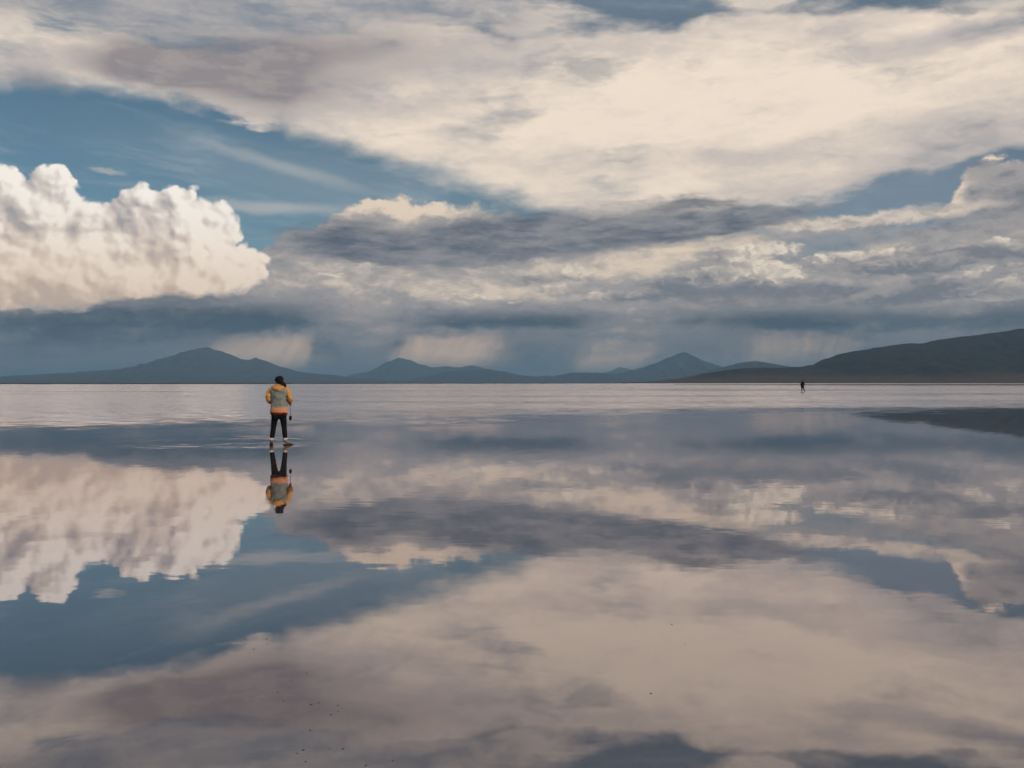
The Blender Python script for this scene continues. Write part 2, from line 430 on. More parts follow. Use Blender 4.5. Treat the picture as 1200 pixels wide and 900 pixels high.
# ---- low slate bank, flat underneath, with rain hanging from it over a paler horizon
def bank(f, c):
    base = c[0]
    P, PW, PF, PR = behind(f[8], f)
    top = curve(P, [(-120, 352), (0, 366), (60, 366), (130, 357), (170, 351), (200, 346), (235, 347), (244, 341), (260, 348), (300, 344), (350, 338), (400, 342), (440, 352), (480, 364), (560, 364),
                  (640, 362), (720, 362), (800, 346), (900, 342), (1000, 348), (1100, 356), (1200, 356), (1300, 352)], 356)
    n5 = fbm(PR, 26, 13, 6.0, 0.62)
    n6 = fbm(PW, 150, 24, 5.0, 0.55)
    softb = curve(P, [(0, 10), (240, 10), (300, 24), (420, 44), (480, 24), (600, 14), (760, 30), (900, 34), (1100, 30), (1200, 20)], 20, lo=0, hi=100, raw=True)
    abank = sstep(clamp01((top - P[1] + 6.0 + (n5 - 0.5) * 22.0 + (n6 - 0.5) * 22.0) / softb), 0.0, 1.0)
    # cloud body
    P, PW, PF, PR = behind(abank, f)
    body = 0.40 + (n5 - 0.5) * 0.5 + (n6 - 0.5) * 0.9 + total([
        blob(PF, 200, 372, 210, 20, 0, 0.8) * -0.34, blob(PF, 1060, 374, 260, 12, 0, 0.8) * -0.34, blob(PF, 600, 374, 120, 9, 0, 0.8) * -0.22, blob(P, 60, 400, 180, 16, 0, 0.9) * -0.2,
        blob(PF, 440, 362, 56, 32, 0, 0.8) * 0.42, blob(PF, 590, 354, 110, 7, 0, 0.8) * 0.25, blob(PF, 1000, 346, 200, 10, 0, 0.9) * 0.18, blob(PF, 320, 350, 90, 8, 0, 0.9) * 0.15,
        blob(PF, 745, 380, 50, 10, 0, 0.8) * 0.35])
    bcol = mixc(sstep(body, -0.1, 0.55), C(60, 76, 90), C(142, 140, 143))
    bcol = mixc(sstep(body, 0.45, 0.95), bcol, C(206, 185, 171))
    # under the flat base
    P, PW, PF, PR = behind(body, f)
    under = curve(P, [(-120, 404), (0, 402), (150, 398), (240, 392), (300, 388), (370, 390), (420, 396), (470, 386), (560, 382), (620, 385), (690, 386), (720, 392), (780, 386),
                      (880, 382), (1000, 380), (1040, 386), (1200, 396)], 395)
    softu = curve(P, [(0, 46), (220, 44), (270, 26), (370, 22), (430, 60), (480, 24), (570, 30), (640, 50), (690, 56), (760, 60), (860, 40), (900, 24), (1000, 34), (1060, 50)], 30, lo=0, hi=100, raw=True)
    aund = sstep(clamp01((under - P[1] + 3.0 + (n5 - 0.5) * 20.0 + (n6 - 0.5) * 30.0) / softu), 0.0, 1.0)
    drift = fbm(P, 80, 50, 4.0, 0.5)
    us = mad(P[1], -0.42, P[0] + 16.0) + (drift - 0.5) * 54.0
    shaft = curve((us,), [(-120, 1.0), (0, 0.96), (170, 0.92), (225, 0.78), (285, 0.22), (325, 0.14), (355, 0.30), (396, 0.90), (440, 0.86), (462, 0.66), (500, 0.10), (545, 0.12),
                          (580, 0.50), (622, 0.86), (655, 0.80), (676, 0.50), (706, 0.02), (744, 0.04), (776, 0.48), (812, 0.90), (858, 0.88), (892, 0.64), (930, 0.60), (990, 0.62), (1040, 0.9), (1100, 1.0), (1200, 1.0)],
                  0.8, lo=0, hi=1.2, raw=True)
    fine = fbm((us, P[1]), 22, 240, 6.0, 0.66)
    shaft = clamp01(shaft + (fine - 0.5) * 0.75 * sstep(shaft, 1.05, 0.5) + (fine - 0.5) * 0.2 + (n6 - 0.5) * 0.7 + (n5 - 0.5) * 0.2)
    low = sstep(P[1], 66.0, 6.0)
    glow = mixc(low, C(210, 182, 162, 1.15), C(255, 214, 172, 1.5))
    wet = mixc(low, C(88, 97, 108), C(106, 110, 116))
    ucol = mixc(shaft, glow, wet)
    bcol = mixc(aund, bcol, ucol)
    return mixc(abank * 0.97, base, bcol), abank
base, last = layer('rain bank', bank, COORDS + [last], [base])

bg = node('ShaderNodeBackground')
plug(bg.inputs[0], base); bg.inputs[1].default_value = STRENGTH
wo = node('ShaderNodeOutputWorld')
NT.links.new(bg.outputs[0], wo.inputs[0])
world.cycles.sampling_method = 'MANUAL'
world.cycles.sample_map_resolution = 256
sc.cycles.use_adaptive_sampling = True
sc.cycles.adaptive_threshold = 0.03
sc.cycles.adaptive_min_samples = 12

# ================================================================== helpers for the solid scene
from mathutils import noise as mnoise

def ground(px, py):
    """where a photograph pixel meets the water"""
    d = CAM_H * F / (py - HZ)
    return Vector(((px - 600) / F * d, d, 0.0))

def link(name, me, mat=None, parent=None, loc=None, rz=0.0, **props):
    o = bpy.data.objects.new(name, me)
    COL.objects.link(o)
    if mat is not None and me is not None:
        me.materials.clear(); me.materials.append(mat)
    if parent is not None: o.parent = parent
    if loc is not None: o.location = loc
    o.rotation_euler = (0, 0, rz)
    for k, v in props.items(): o[k] = v
    return o

def mesh(name, verts, faces, smooth=True):
    me = bpy.data.meshes.new(name)
    me.from_pydata([tuple(v) for v in verts], [], faces)
    me.update()
    if smooth:
        for p in me.polygons: p.use_smooth = True
    return me

def begin(name):
    m = bpy.data.materials.new(name); m.use_nodes = True
    t = m.node_tree; t.nodes.clear()
    G.tree = t
    return m, node('ShaderNodeOutputMaterial')

def wpos():
    n = node('ShaderNodeNewGeometry'); s_ = node('ShaderNodeSeparateXYZ')
    plug(s_.inputs[0], n.outputs['Position'])
    return [X(o) for o in s_.outputs]

def n3(x, y, z, detail=4.0, rough=0.55, out=0):
    n = node('ShaderNodeTexNoise', noise_dimensions='3D')
    plug(n.inputs['Vector'], xyz(x, y, z))
    n.inputs['Scale'].default_value = 1.0
    n.inputs['Detail'].default_value = detail; n.inputs['Roughness'].default_value = rough
    return X(n.outputs[out])

def plain_mat(name, rgb, rough=0.85, scale=30.0, var=0.25, bump=0.0, bscale=None):
    """one base colour with fine mottling and, if asked, weave or grain as relief"""
    m, out = begin(name)
    tcn = node('ShaderNodeTexCoord')
    n = node('ShaderNodeTexNoise'); plug(n.inputs['Vector'], tcn.outputs['Object'])
    n.inputs['Scale'].default_value = scale; n.inputs['Detail'].default_value = 4
    dark = tuple(c * (1 - var) for c in rgb) + (1,)
    lite = tuple(min(1, c * (1 + var)) for c in rgb) + (1,)
    col = mixc(X(n.outputs[0]), dark, lite)
    b = node('ShaderNodeBsdfPrincipled')
    plug(b.inputs['Base Color'], col)
    b.inputs['Roughness'].default_value = rough
    b.inputs['Specular IOR Level'].default_value = 0.12
    if bump:
        n2 = node('ShaderNodeTexNoise'); plug(n2.inputs['Vector'], tcn.outputs['Object'])
        n2.inputs['Scale'].default_value = bscale or scale * 3; n2.inputs['Detail'].default_value = 3
        bp = node('ShaderNodeBump'); bp.inputs['Strength'].default_value = bump; bp.inputs['Distance'].default_value = 0.01
        plug(bp.inputs['Height'], n2.outputs[0]); plug(b.inputs['Normal'], bp.outputs[0])
    plug(out.inputs[0], b.outputs[0])
    return m

# ------------------------------------------------------------------ water over the salt flat
P1 = ground(327, 521.5)
P2 = ground(940.5, 459.4)
def water_mat():
    m, out = begin('water')
    x, y, z = wpos()
    # wind-ruffled water lies beyond an uneven line across the flat
    edge_n = n3(x * 0.05, y * 0.05, 0.0, 4.0, 0.6)
    d = y - (mad(x, 0.58, 41.0)) + (edge_n - 0.5) * 24.0 + (n3(x * 0.35, y * 0.22, 1.0, 4.0, 0.6) - 0.5) * 12.0
    ruf = sstep(d, -7.0, 14.0)
    streak = n3(x * 0.012, y * 0.05, 3.0, 4.0, 0.6)
    far_streak = n3(x * 0.004, y * 0.012, 8.0, 3.0, 0.6)
    ruf = ruf * sstep(streak, 0.32, 0.56, 0.55, 1.0) * sstep(far_streak, 0.34, 0.46, 0.45, 1.0)
    # small waves: slope of the surface along x and y
    c = n3(x * 3.6, y * 7.0, 0.0, 4.0, 0.6, out=1)
    sp = node('ShaderNodeSeparateColor'); plug(sp.inputs[0], c)
    patch = n3(x * 0.35, y * 0.5, 5.0, 3.0, 0.5)
    calm = sstep(patch, 0.35, 0.65, 0.5, 1.4)
    sx = (X(sp.outputs[0]) - 0.5) * 0.006 * calm
    sy = (X(sp.outputs[1]) - 0.5) * 0.009 * calm
    c2 = n3(x * 0.9, y * 1.6, 2.0, 5.0, 0.6, out=1)
    sp2 = node('ShaderNodeSeparateColor'); plug(sp2.inputs[0], c2)
    sx = sx + (X(sp2.outputs[0]) - 0.5) * 0.10 * ruf
    sy = sy + (X(sp2.outputs[1]) - 0.59) * 0.46 * ruf
    # rings spreading from the walker's steps
    for (rx_, ry_, r0, r1, wl, amp) in RINGS:
        ex = x - rx_; ey = y - ry_
        r = mth('SQRT', ex * ex + ey * ey)
        env = sstep(r, 0.0, 0.35 * r1) * sstep(r, r1, r0)
        brk = sstep(n3(x * 0.9, y * 0.5, 12.0, 3.0, 0.6), 0.36, 0.62, 0.1, 1.3)
        w = mth('SINE', r * (6.2832 / wl)) * env * brk * amp / mx(r, 0.05)
        sx = sx + w * ex; sy = sy + w * ey
    nv = node('ShaderNodeVectorMath', operation='NORMALIZE'); plug(nv.inputs[0], xyz(sx, sy, 1.0))
    geo = node('ShaderNodeNewGeometry'); si = node('ShaderNodeSeparateXYZ'); plug(si.inputs[0], geo.outputs['Incoming'])
    cosi = mx(X(si.outputs[2]), 0.0005)
    fac = mth('EXPONENT', cosi * -3.0) * 0.97
    gl = node('ShaderNodeBsdfGlossy', distribution='GGX')
    gl.inputs['Color'].default_value = (1.0, 0.935, 0.935, 1)
    plug(gl.inputs['Roughness'], mad(ruf, 0.18, 0.018))
    plug(gl.inputs['Normal'], nv.outputs[0])
    df = node('ShaderNodeBsdfDiffuse')
    bed = n3(x * 0.8, y * 0.8, 9.0, 6.0, 0.6)
    plug(df.inputs[0], mixc(bed, (0.036, 0.033, 0.037, 1), (0.074, 0.068, 0.073, 1)))
    ms = node('ShaderNodeMixShader')
    plug(ms.inputs[0], fac); plug(ms.inputs[1], df.outputs[0]); plug(ms.inputs[2], gl.outputs[0])
    plug(out.inputs[0], ms.outputs[0])
    return m
RC = ground(262, 517.5)
RINGS = [(RC.x, RC.y, 2.2, 3.6, 0.62, 0.015), (P1.x - 0.15, P1.y, 0.6, 1.6, 0.30, 0.02),
         (ground(305, 820).x, ground(305, 820).y, 0.02, 0.10, 0.035, 0.03)]
R_W = 38000.0
link('water', mesh('water', [(-R_W, -R_W, 0), (R_W, -R_W, 0), (R_W, R_W, 0), (-R_W, R_W, 0)], [(0, 1, 2, 3)], False),
     water_mat(), kind='structure')

# ------------------------------------------------------------------ far shore and mountains
def land_mat(name, low, high, z0, z1, patch=0.0012, var=0.35):
    m, out = begin(name)
    x, y, z = wpos()
    n = n3(x * patch, y * patch, z * patch * 2, 6.0, 0.6)
    h = sstep(z + (n - 0.5) * (z1 - z0) * 1.2, z0, z1)
    col = mixc(h, low + (1,), high + (1,))
    n_b = n3(x * patch * 6, y * patch * 6, z * patch * 8, 5.0, 0.65)
    col2 = mixc(sstep(n_b, 0.3, 0.7), tuple(c * (1 - var) for c in low) + (1,), tuple(c * (1 + var) for c in high) + (1,))
    b = node('ShaderNodeBsdfDiffuse'); plug(b.inputs[0], mixc(0.5, col, col2))
    plug(out.inputs[0], b.outputs[0])
    return m

def interp(pts, x):
    if x <= pts[0][0]: return pts[0][1]
    for (a, b), (c, d) in zip(pts, pts[1:]):
        if x <= c:
            t = (x - a) / (c - a)
            t = t * t * (3 - 2 * t) * 0.5 + t * 0.5
            return b + (d - b) * t
    return pts[-1][1]

def mountain(name, prof, dist, depth, seed, mat, gully=0.7, power=1.25, nx=180, ny=44):
    """a ridge whose crest follows the given skyline at its own distance, with spurs and gullies down both flanks"""
    x0, x1 = prof[0][0], prof[-1][0]
    verts, faces = [], []
    for i in range(nx + 1):
        px = x0 + (x1 - x0) * i / nx
        X0 = (px - 600) / F * dist
        py = interp(prof, px)
        e = min(1.0, i / 8.0, (nx - i) / 8.0)
        py += 0.7 * mnoise.fractal(Vector((px * 0.09, seed * 3.1, 0)), 0.8, 2.1, 5) * e
        crest = max(0.5, (HZ - py) / F * dist + CAM_H)
        for j in range(ny + 1):
            t = -1 + 2 * j / ny
            Y = dist + t * depth
            a = 1 - abs(t)
            s_ = a ** power
            w = Vector((X0 / (dist * 0.02), Y / (dist * 0.05), seed))
            rid = 1 - abs(mnoise.noise(w)) * 1.6
            rid2 = 1 - abs(mnoise.noise(w * 2.7)) * 1.6
            g = (rid * 0.65 + rid2 * 0.35 - 0.75) * gully * (1 - a) * a * 4
            z = crest * max(0.0, s_ + s_ * g * 1.2)
            if j in (0, ny) or i in (0, nx): z = -3.0
            verts.append((X0 * (1 + 0.15 * t * depth / dist), Y, z))
    w_ = ny + 1
    for i in range(nx):
        for j in range(ny):
            k = i * w_ + j
            faces.append((k, k + w_, k + w_ + 1, k + 1))
    return link(name, mesh(name, verts, faces), mat, kind='structure')

rock = land_mat('mountain rock', (0.050, 0.046, 0.040), (0.060, 0.056, 0.052), 0, 400)
scrub = land_mat('hill scrub', (0.13, 0.095, 0.072), (0.016, 0.019, 0.022), 2, 52, 0.003)
mountain('hill', [(742, 448), (770, 446.5), (800, 443), (830, 437), (862, 432.5), (885, 431), (915, 431), (938, 429.5), (952, 428), (966, 421), (985, 414.5), (1005, 411), (1030, 407), (1052, 404),
                  (1062, 402), (1078, 403), (1100, 398), (1130, 394), (1165, 390), (1200, 385), (1260, 377), (1340, 374), (1450, 390), (1600, 420), (1700, 446)],
         4200, 1500, 1, scrub, 0.4, 1.5, 260, 60)
mountain('hill', [(780, 447), (812, 440), (840, 432), (868, 425), (886, 423), (905, 426), (930, 430), (970, 438), (1010, 446)], 9000, 1800, 2, rock)
mountain('mountain', [(640, 447), (680, 444), (715, 440), (745, 433), (765, 427), (783, 419), (797, 413.5), (803, 412.5), (812, 417), (828, 424), (850, 430), (880, 437), (930, 446)], 13500, 3000, 3, rock)
mountain('hill', [(635, 447), (655, 439), (675, 436.5), (705, 437), (735, 440), (765, 446)], 12500, 1500, 4, rock)
mountain('mountain', [(660, 446), (690, 440), (712, 436), (726, 430), (734, 432), (742, 434), (752, 430), (762, 433), (790, 440), (830, 446)], 22000, 2500, 5, rock)
mountain('mountain', [(380, 446), (430, 436), (455, 424), (467, 419), (480, 421.5), (492, 427), (506, 430.5), (524, 429), (540, 430.5), (553, 428), (566, 431), (590, 438), (640, 446)], 17000, 2800, 6, rock)
mountain('hill', [(470, 447), (500, 441), (522, 436), (545, 434), (566, 432.5), (590, 435), (612, 440), (628, 441), (642, 440), (655, 444), (668, 447.5)], 13000, 1500, 7, rock)
mountain('mountain', [(-420, 446), (-250, 438), (-120, 440), (0, 441), (60, 438), (120, 434), (160, 430), (185, 422), (205, 416), (224, 410), (236, 407.5), (244, 407), (254, 410), (268, 414.5),
                      (284, 421), (292, 422), (299, 419), (308, 422), (330, 430), (352, 436), (385, 439), (420, 443), (480, 447)], 13000, 3300, 8, rock, 0.8, 1.3, 260, 60)

def ribbon(name, near, far, zt, mat, n=120, seed=0, wob=0.0):
    """low land between two shorelines given as photograph points near and distances far"""
    verts, faces = [], []
    x0, x1 = near[0][0], near[-1][0]
    for i in range(n + 1):
        px = x0 + (x1 - x0) * i / n
        k = (px - 600) / F
        dn = interp(near, px) * (1 + wob * mnoise.fractal(Vector((px * 0.035, seed, 0)), 0.9, 2.0, 4))
        dd = max(dn + 2, interp(far, px))
        for t, zz in ((0, -0.2), (0.06, 0.35 * zt), (0.2, 0.8 * zt), (0.5, zt), (0.85, 0.8 * zt), (1, -0.2)):
            Y = dn + (dd - dn) * t
            verts.append((k * Y, Y, zz))
    for i in range(n):
        for j in range(5):
            q = i * 6 + j
            faces.append((q, q + 6, q + 7, q + 1))
    return link(name, mesh(name, verts, faces), mat, kind='structure')
mud = land_mat('shore mud', (0.085, 0.070, 0.060), (0.085, 0.070, 0.060), 0, 1, 0.02)
ribbon('far_shore', [(-500, 560), (0, 600), (180, 640), (300, 720), (420, 1000), (560, 1300), (700, 1700), (800, 2400)],
       [(-500, 11500), (300, 11500), (800, 11500)], 0.35, mud, 140, 1, 0.25)
ribbon('mud_spit', [(790, 760), (850, 640), (930, 575), (1050, 540), (1200, 540), (1500, 520)],
       [(790, 765), (850, 780), (1000, 860), (1200, 900), (1500, 900)], 0.20, mud, 90, 2, 0.06)

# ------------------------------------------------------------------ people
def catmull(pts, k=6):
    out = []
    n = len(pts)
    for i in range(n - 1):
        p0, p1, p2, p3 = pts[max(i - 1, 0)], pts[i], pts[i + 1], pts[min(i + 2, n - 1)]
        for s_ in range(k):
            t = s_ / k
            out.append(tuple(0.5 * (2 * b + (c - a) * t + (2 * a - 5 * b + 4 * c - d) * t * t + (3 * b - a - 3 * c + d) * t ** 3)
                             for a, b, c, d in zip(p0, p1, p2, p3)))
    out.append(tuple(pts[-1]))
    return out

def tube(name, pts, n=14, k=6, crumple=0.0, seed=0):
    """closed round tube through (x, y, z, radius) points"""
    q = catmull(pts, k)
    verts, faces = [], []
    up = None
    for i, p in enumerate(q):
        a = Vector(q[max(i - 1, 0)][:3]); b = Vector(q[min(i + 1, len(q) - 1)][:3])
        t = (b - a).normalized()
        if up is None:
            up = t.orthogonal().normalized()
        up = (up - t * up.dot(t)).normalized()
        sd = t.cross(up)
        for j in range(n):
            an = 2 * math.pi * j / n
            v = Vector(p[:3]) + (up * math.cos(an) + sd * math.sin(an)) * p[3]
            if crumple:
                v += (v - Vector(p[:3])).normalized() * crumple * mnoise.fractal(v * 14 + Vector((seed, 0, 0)), 0.8, 2, 3)
            verts.append(v)
    for i in range(len(q) - 1):
        for j in range(n):
            a = i * n + j; b = i * n + (j + 1) % n
            faces.append((a, b, b + n, a + n))
    faces.append(tuple(range(n))[::-1]); faces.append(tuple((len(q) - 1) * n + j for j in range(n)))
    return mesh(name, verts, faces)

def lathe(name, rings, n=28, crumple=0.0, seed=0, k=4, sq=2.4):
    """stack of superellipse rings (z, half width, half depth, cx, cy)"""
    q = catmull(rings, k)
    verts, faces = [], []
    for (z, rx, ry, cx, cy) in q:
        for j in range(n):
            an = 2 * math.pi * j / n
            c, s_ = math.cos(an), math.sin(an)
            vx = math.copysign(abs(c) ** (2 / sq), c) * rx; vy = math.copysign(abs(s_) ** (2 / sq), s_) * ry
            f_ = 1 + crumple * mnoise.fractal(Vector((vx * 9 + seed, vy * 9, z * 13)), 0.8, 2, 3)
            verts.append((cx + vx * f_, cy + vy * f_, z))
    for i in range(len(q) - 1):
        for j in range(n):
            a = i * n + j; b = i * n + (j + 1) % n
            faces.append((a, b, b + n, a + n))
    faces.append(tuple(range(n))[::-1]); faces.append(tuple((len(q) - 1) * n + j for j in range(n)))
    return mesh(name, verts, faces)

def skinned(name, verts, edges, sub=2):
    """one continuous surface grown round a skeleton of (x, y, z, rx, ry) joints; joint 0 is the root"""
    me = bpy.data.meshes.new(name + '_skeleton')
    me.from_pydata([v[:3] for v in verts], edges, [])
    o = bpy.data.objects.new(name + '_skeleton', me); COL.objects.link(o)
    o.modifiers.new('skin', 'SKIN')
    if not me.skin_vertices: me.attributes  # the modifier adds the layer
    lay = me.skin_vertices[0].data
    for i, v in enumerate(verts):
        lay[i].radius = (v[3], v[4]); lay[i].use_root = (i == 0)
    ms = o.modifiers.new('sub', 'SUBSURF'); ms.levels = sub; ms.render_levels = sub
    dg = bpy.context.evaluated_depsgraph_get(); dg.update()
    res = bpy.data.meshes.new_from_object(o.evaluated_get(dg))
    bpy.data.objects.remove(o); bpy.data.meshes.remove(me)
    res.name = name
    for p in res.polygons: p.use_smooth = True
    return res

def body_mesh(name, J):
    """figure with head, arms, five-fingered hands, legs and feet from a dictionary of joints"""
    V, E = [], []
    def add(p, r, link_to=None, r2=None):
        V.append((p[0], p[1], p[2], r, r2 or r)); i = len(V) - 1
        if link_to is not None: E.append((link_to, i))
        return i
    pel = add(J['pelvis'], 0.105, None, 0.09)
    wai = add(J['waist'], 0.10, pel, 0.085); che = add(J['chest'], 0.115, wai, 0.09)
    nk = add(J['neck'], 0.048, che); hb = add(J['head'], 0.072, nk, 0.08)
    ht = add(Vector(J['head']) + Vector((0, 0, 0.085)), 0.074, hb, 0.082)
    f_ = Vector(J['face']).normalized(); sd = f_.cross(Vector((0, 0, 1)))
    add(Vector(J['head']) + f_ * 0.096 + Vector((0, 0, 0.015)), 0.012, hb)
    for s_ in (-1, 1):
        add(Vector(J['head']) + sd * s_ * 0.085 + Vector((0, 0, 0.03)), 0.012, hb)
    for s_ in 'LR':
        sh = add(J['shoulder' + s_], 0.055, che); el = add(J['elbow' + s_], 0.042, sh); wr = add(J['wrist' + s_], 0.028, el)
        w = Vector(J['wrist' + s_]); d = Vector(J['hand' + s_]).normalized(); k = -1 if s_ == 'L' else 1
        a = d.cross(Vector((0, 0, 1)))
        a = (a if a.length > 0.1 else Vector((0, 1, 0))).normalized(); cu = d.cross(a).normalized()
        pa = add(w + d * 0.055, 0.030, wr, 0.016)
        for q, (of, ln) in enumerate(((-0.026, 0.062), (-0.009, 0.072), (0.009, 0.070), (0.026, 0.055))):
            b0 = add(w + d * 0.092 + a * of, 0.0095, pa)
            b1 = add(w + d * (0.092 + ln * 0.5) + a * of + cu * 0.016, 0.0085, b0)
            add(w + d * (0.092 + ln * 0.72) + a * of + cu * 0.042, 0.0075, b1)
        t0 = add(w + d * 0.045 - a * 0.040 + cu * 0.008, 0.011, pa)
        add(w + d * 0.075 - a * 0.050 + cu * 0.026, 0.009, t0)
        hi = add(J['hip' + s_], 0.078, pel); kn = add(J['knee' + s_], 0.052, hi); an = add(J['ankle' + s_], 0.036, kn)
        tv = Vector(J['toe' + s_])
        add(Vector(J['ankle' + s_]) + tv * 0.08 + Vector((0, 0, -0.055)), 0.034, an)
    return skinned(name, V, E, 2)

def boot(parent, ankle, toe, mat, solemat):
    ax, ay, az = ankle
    ang = math.atan2(-toe[0], toe[1])
    b = link('boot', skinned('boot', [(0, 0, 0.168, 0.066, 0.070), (0, -0.005, 0.075, 0.054, 0.060), (0, 0.075, 0.052, 0.046, 0.036), (0, 0.150, 0.042, 0.042, 0.026)],
                             [(0, 1), (1, 2), (2, 3)], 2), mat, parent, (ax, ay, 0.004), ang)
    pts = []
    for i in range(24):
        t = 2 * math.pi * i / 24
        s_ = math.sin(t); w = 0.047 if s_ > 0 else 0.040
        pts.append((math.cos(t) * w, 0.055 + s_ * (0.145 if s_ > 0 else 0.115)))
    v = [(x, y, -0.006) for x, y in pts] + [(x, y, 0.018) for x, y in pts]
    fcs = [tuple(range(24))[::-1], tuple(range(24, 48))] + [(i, (i + 1) % 24, 24 + (i + 1) % 24, 24 + i) for i in range(24)]
    link('sole', mesh('sole', v, fcs, False), solemat, b)
    return b

skin_m = plain_mat('skin', (0.42, 0.24, 0.16), 0.55, 20, 0.08)
teal_m = plain_mat('grey green fleece', (0.25, 0.285, 0.27), 0.95, 26, 0.18, 0.5, 160)
orange_m = plain_mat('orange shell', (0.62, 0.32, 0.11), 0.8, 14, 0.15, 0.3, 60)
peach_m = plain_mat('peach shell', (0.66, 0.30, 0.16), 0.8, 14, 0.12, 0.3, 60)
red_m = plain_mat('dark red cotton', (0.11, 0.016, 0.014), 0.9, 30, 0.2)
black_m = plain_mat('black leggings', (0.008, 0.008, 0.010), 0.75, 30, 0.3, 0.2, 120)
cap_m = plain_mat('black cap cloth', (0.010, 0.010, 0.012), 0.8, 40, 0.3)
hair_m = plain_mat('dark hair', (0.012, 0.009, 0.007), 0.45, 60, 0.4, 0.6, 200)
sock_m = plain_mat('white sock', (0.62, 0.60, 0.57), 0.95, 80, 0.1)
boot_m = plain_mat('grey brown suede', (0.27, 0.20, 0.165), 0.85, 30, 0.25, 0.3)
sole_m = plain_mat('dark rubber', (0.03, 0.028, 0.027), 0.8, 30, 0.2)

p1 = link('person', None, loc=P1,
          label='person in grey green and orange jacket with black cap and ponytail, seen from behind', category='person',
          group='people on the flooded salt flat')
J1 = dict(pelvis=(0, 0, 0.80), waist=(0, 0, 0.98), chest=(0, 0, 1.22), neck=(0.0, 0.01, 1.41), head=(0.0, 0.025, 1.49), face=(-0.45, 1, -0.1),
          shoulderL=(-0.165, 0, 1.335), elbowL=(-0.255, -0.03, 1.10), wristL=(-0.165, 0.17, 0.985), handL=(0.8, 0.5, -0.2),
          shoulderR=(0.165, 0, 1.335), elbowR=(0.265, -0.03, 1.11), wristR=(0.225, 0.14, 1.03), handR=(-0.1, 0.8, -0.5),
          hipL=(-0.085, 0, 0.77), kneeL=(-0.135, 0.015, 0.44), ankleL=(-0.178, 0, 0.10), toeL=(-0.3, 1, 0),
          hipR=(0.085, 0, 0.77), kneeR=(0.115, 0.015, 0.44), ankleR=(0.150, 0, 0.10), toeR=(0.75, 0.7, 0))
link('body', body_mesh('body', J1), skin_m, p1)
jk = link('jacket', lathe('jacket', [(0.885, 0.185, 0.130, 0, 0), (0.97, 0.190, 0.135, 0, 0), (1.10, 0.193, 0.140, 0, 0), (1.22, 0.200, 0.142, 0, -0.005),
                                     (1.30, 0.200, 0.135, 0, -0.005), (1.36, 0.165, 0.110, 0, 0), (1.405, 0.085, 0.080, 0, 0.005), (1.415, 0.06, 0.06, 0, 0.005)], 48, 0.20, 3), teal_m, p1)
link('hem', lathe('hem', [(0.760, 0.196, 0.138, 0, 0), (0.775, 0.206, 0.146, 0, 0), (0.83, 0.208, 0.148, 0, 0), (0.885, 0.198, 0.140, 0, 0), (0.900, 0.186, 0.130, 0, 0)], 32, 0.05, 5), peach_m, jk,
     label='peach hem band of the jacket')
for s_, k in (('L', -1), ('R', 1)):
    sh, el, wr = J1['shoulder' + s_], J1['elbow' + s_], J1['wrist' + s_]
    link('sleeve', tube('sleeve', [(sh[0] - 0.03 * k, sh[1], sh[2] + 0.015, 0.060), (sh[0] + 0.02 * k, sh[1], sh[2] - 0.03, 0.070), (sh[0] + 0.065 * k, -0.02, 1.22, 0.066),
                                   (el[0] - 0.01 * k, el[1], el[2], 0.064), (el[0] * 0.6 + wr[0] * 0.4, el[1] * 0.6 + wr[1] * 0.4 + 0.01, el[2] * 0.6 + wr[2] * 0.4 - 0.02, 0.062),
                                   (wr[0], wr[1], wr[2], 0.040)], 20, 8, 0.022, k), orange_m, jk, label='orange sleeve of the jacket')
link('hood', tube('hood', [(-0.115, 0.03, 1.405, 0.030), (-0.105, -0.06, 1.375, 0.044), (-0.05, -0.115, 1.335, 0.056), (0.0, -0.13, 1.325, 0.060), (0.05, -0.115, 1.335, 0.056),
                           (0.095, -0.06, 1.375, 0.044), (0.105, 0.03, 1.405, 0.030)], 14, 5, 0.010, 9), orange_m, jk, label='orange hood folded down on the back')
link('collar', lathe('collar', [(1.375, 0.098, 0.090, 0, 0.0), (1.42, 0.082, 0.080, 0, 0.005), (1.45, 0.074, 0.074, 0, 0.008)], 24, 0.03, 2), orange_m, jk)
link('shirt', lathe('shirt', [(0.715, 0.182, 0.152, 0, -0.008), (0.735, 0.194, 0.158, 0, -0.008), (0.77, 0.192, 0.146, 0, -0.004), (0.80, 0.18, 0.125, 0, 0)], 28, 0.06, 7), red_m, p1)
def trousers(J, mat, parent, w=1.0):
    V = [(J['pelvis'][0], J['pelvis'][1], J['pelvis'][2] - 0.01, 0.150 * w, 0.115 * w)]; E = []
    for s_ in 'LR':
        h, k, a = (Vector(J[q + s_]) for q in ('hip', 'knee', 'ankle'))
        i = len(V)
        V += [(h.x, h.y, h.z - 0.06, 0.098 * w, 0.105 * w), (*(h * 0.45 + k * 0.55), 0.080 * w, 0.086 * w), (k.x, k.y, k.z, 0.064 * w, 0.068 * w),
              (*(k * 0.62 + a * 0.38), 0.062 * w, 0.066 * w), (*(k * 0.1 + a * 0.9 + Vector((0, 0, 0.008))), 0.056 * w, 0.058 * w)]
        E += [(0, i), (i, i + 1), (i + 1, i + 2), (i + 2, i + 3), (i + 3, i + 4)]
    return link('trousers', skinned('trousers', V, E, 2), mat, parent)
trousers(J1, black_m, p1)
for s_ in 'LR':
    a = J1['ankle' + s_]
    link('sock', tube('sock', [(a[0], a[1], 0.105, 0.050), (a[0], a[1], 0.13, 0.052), (a[0], a[1], 0.168, 0.048)], 16, 3, 0.003), sock_m, p1)
    boot(p1, a, J1['toe' + s_], boot_m, sole_m)
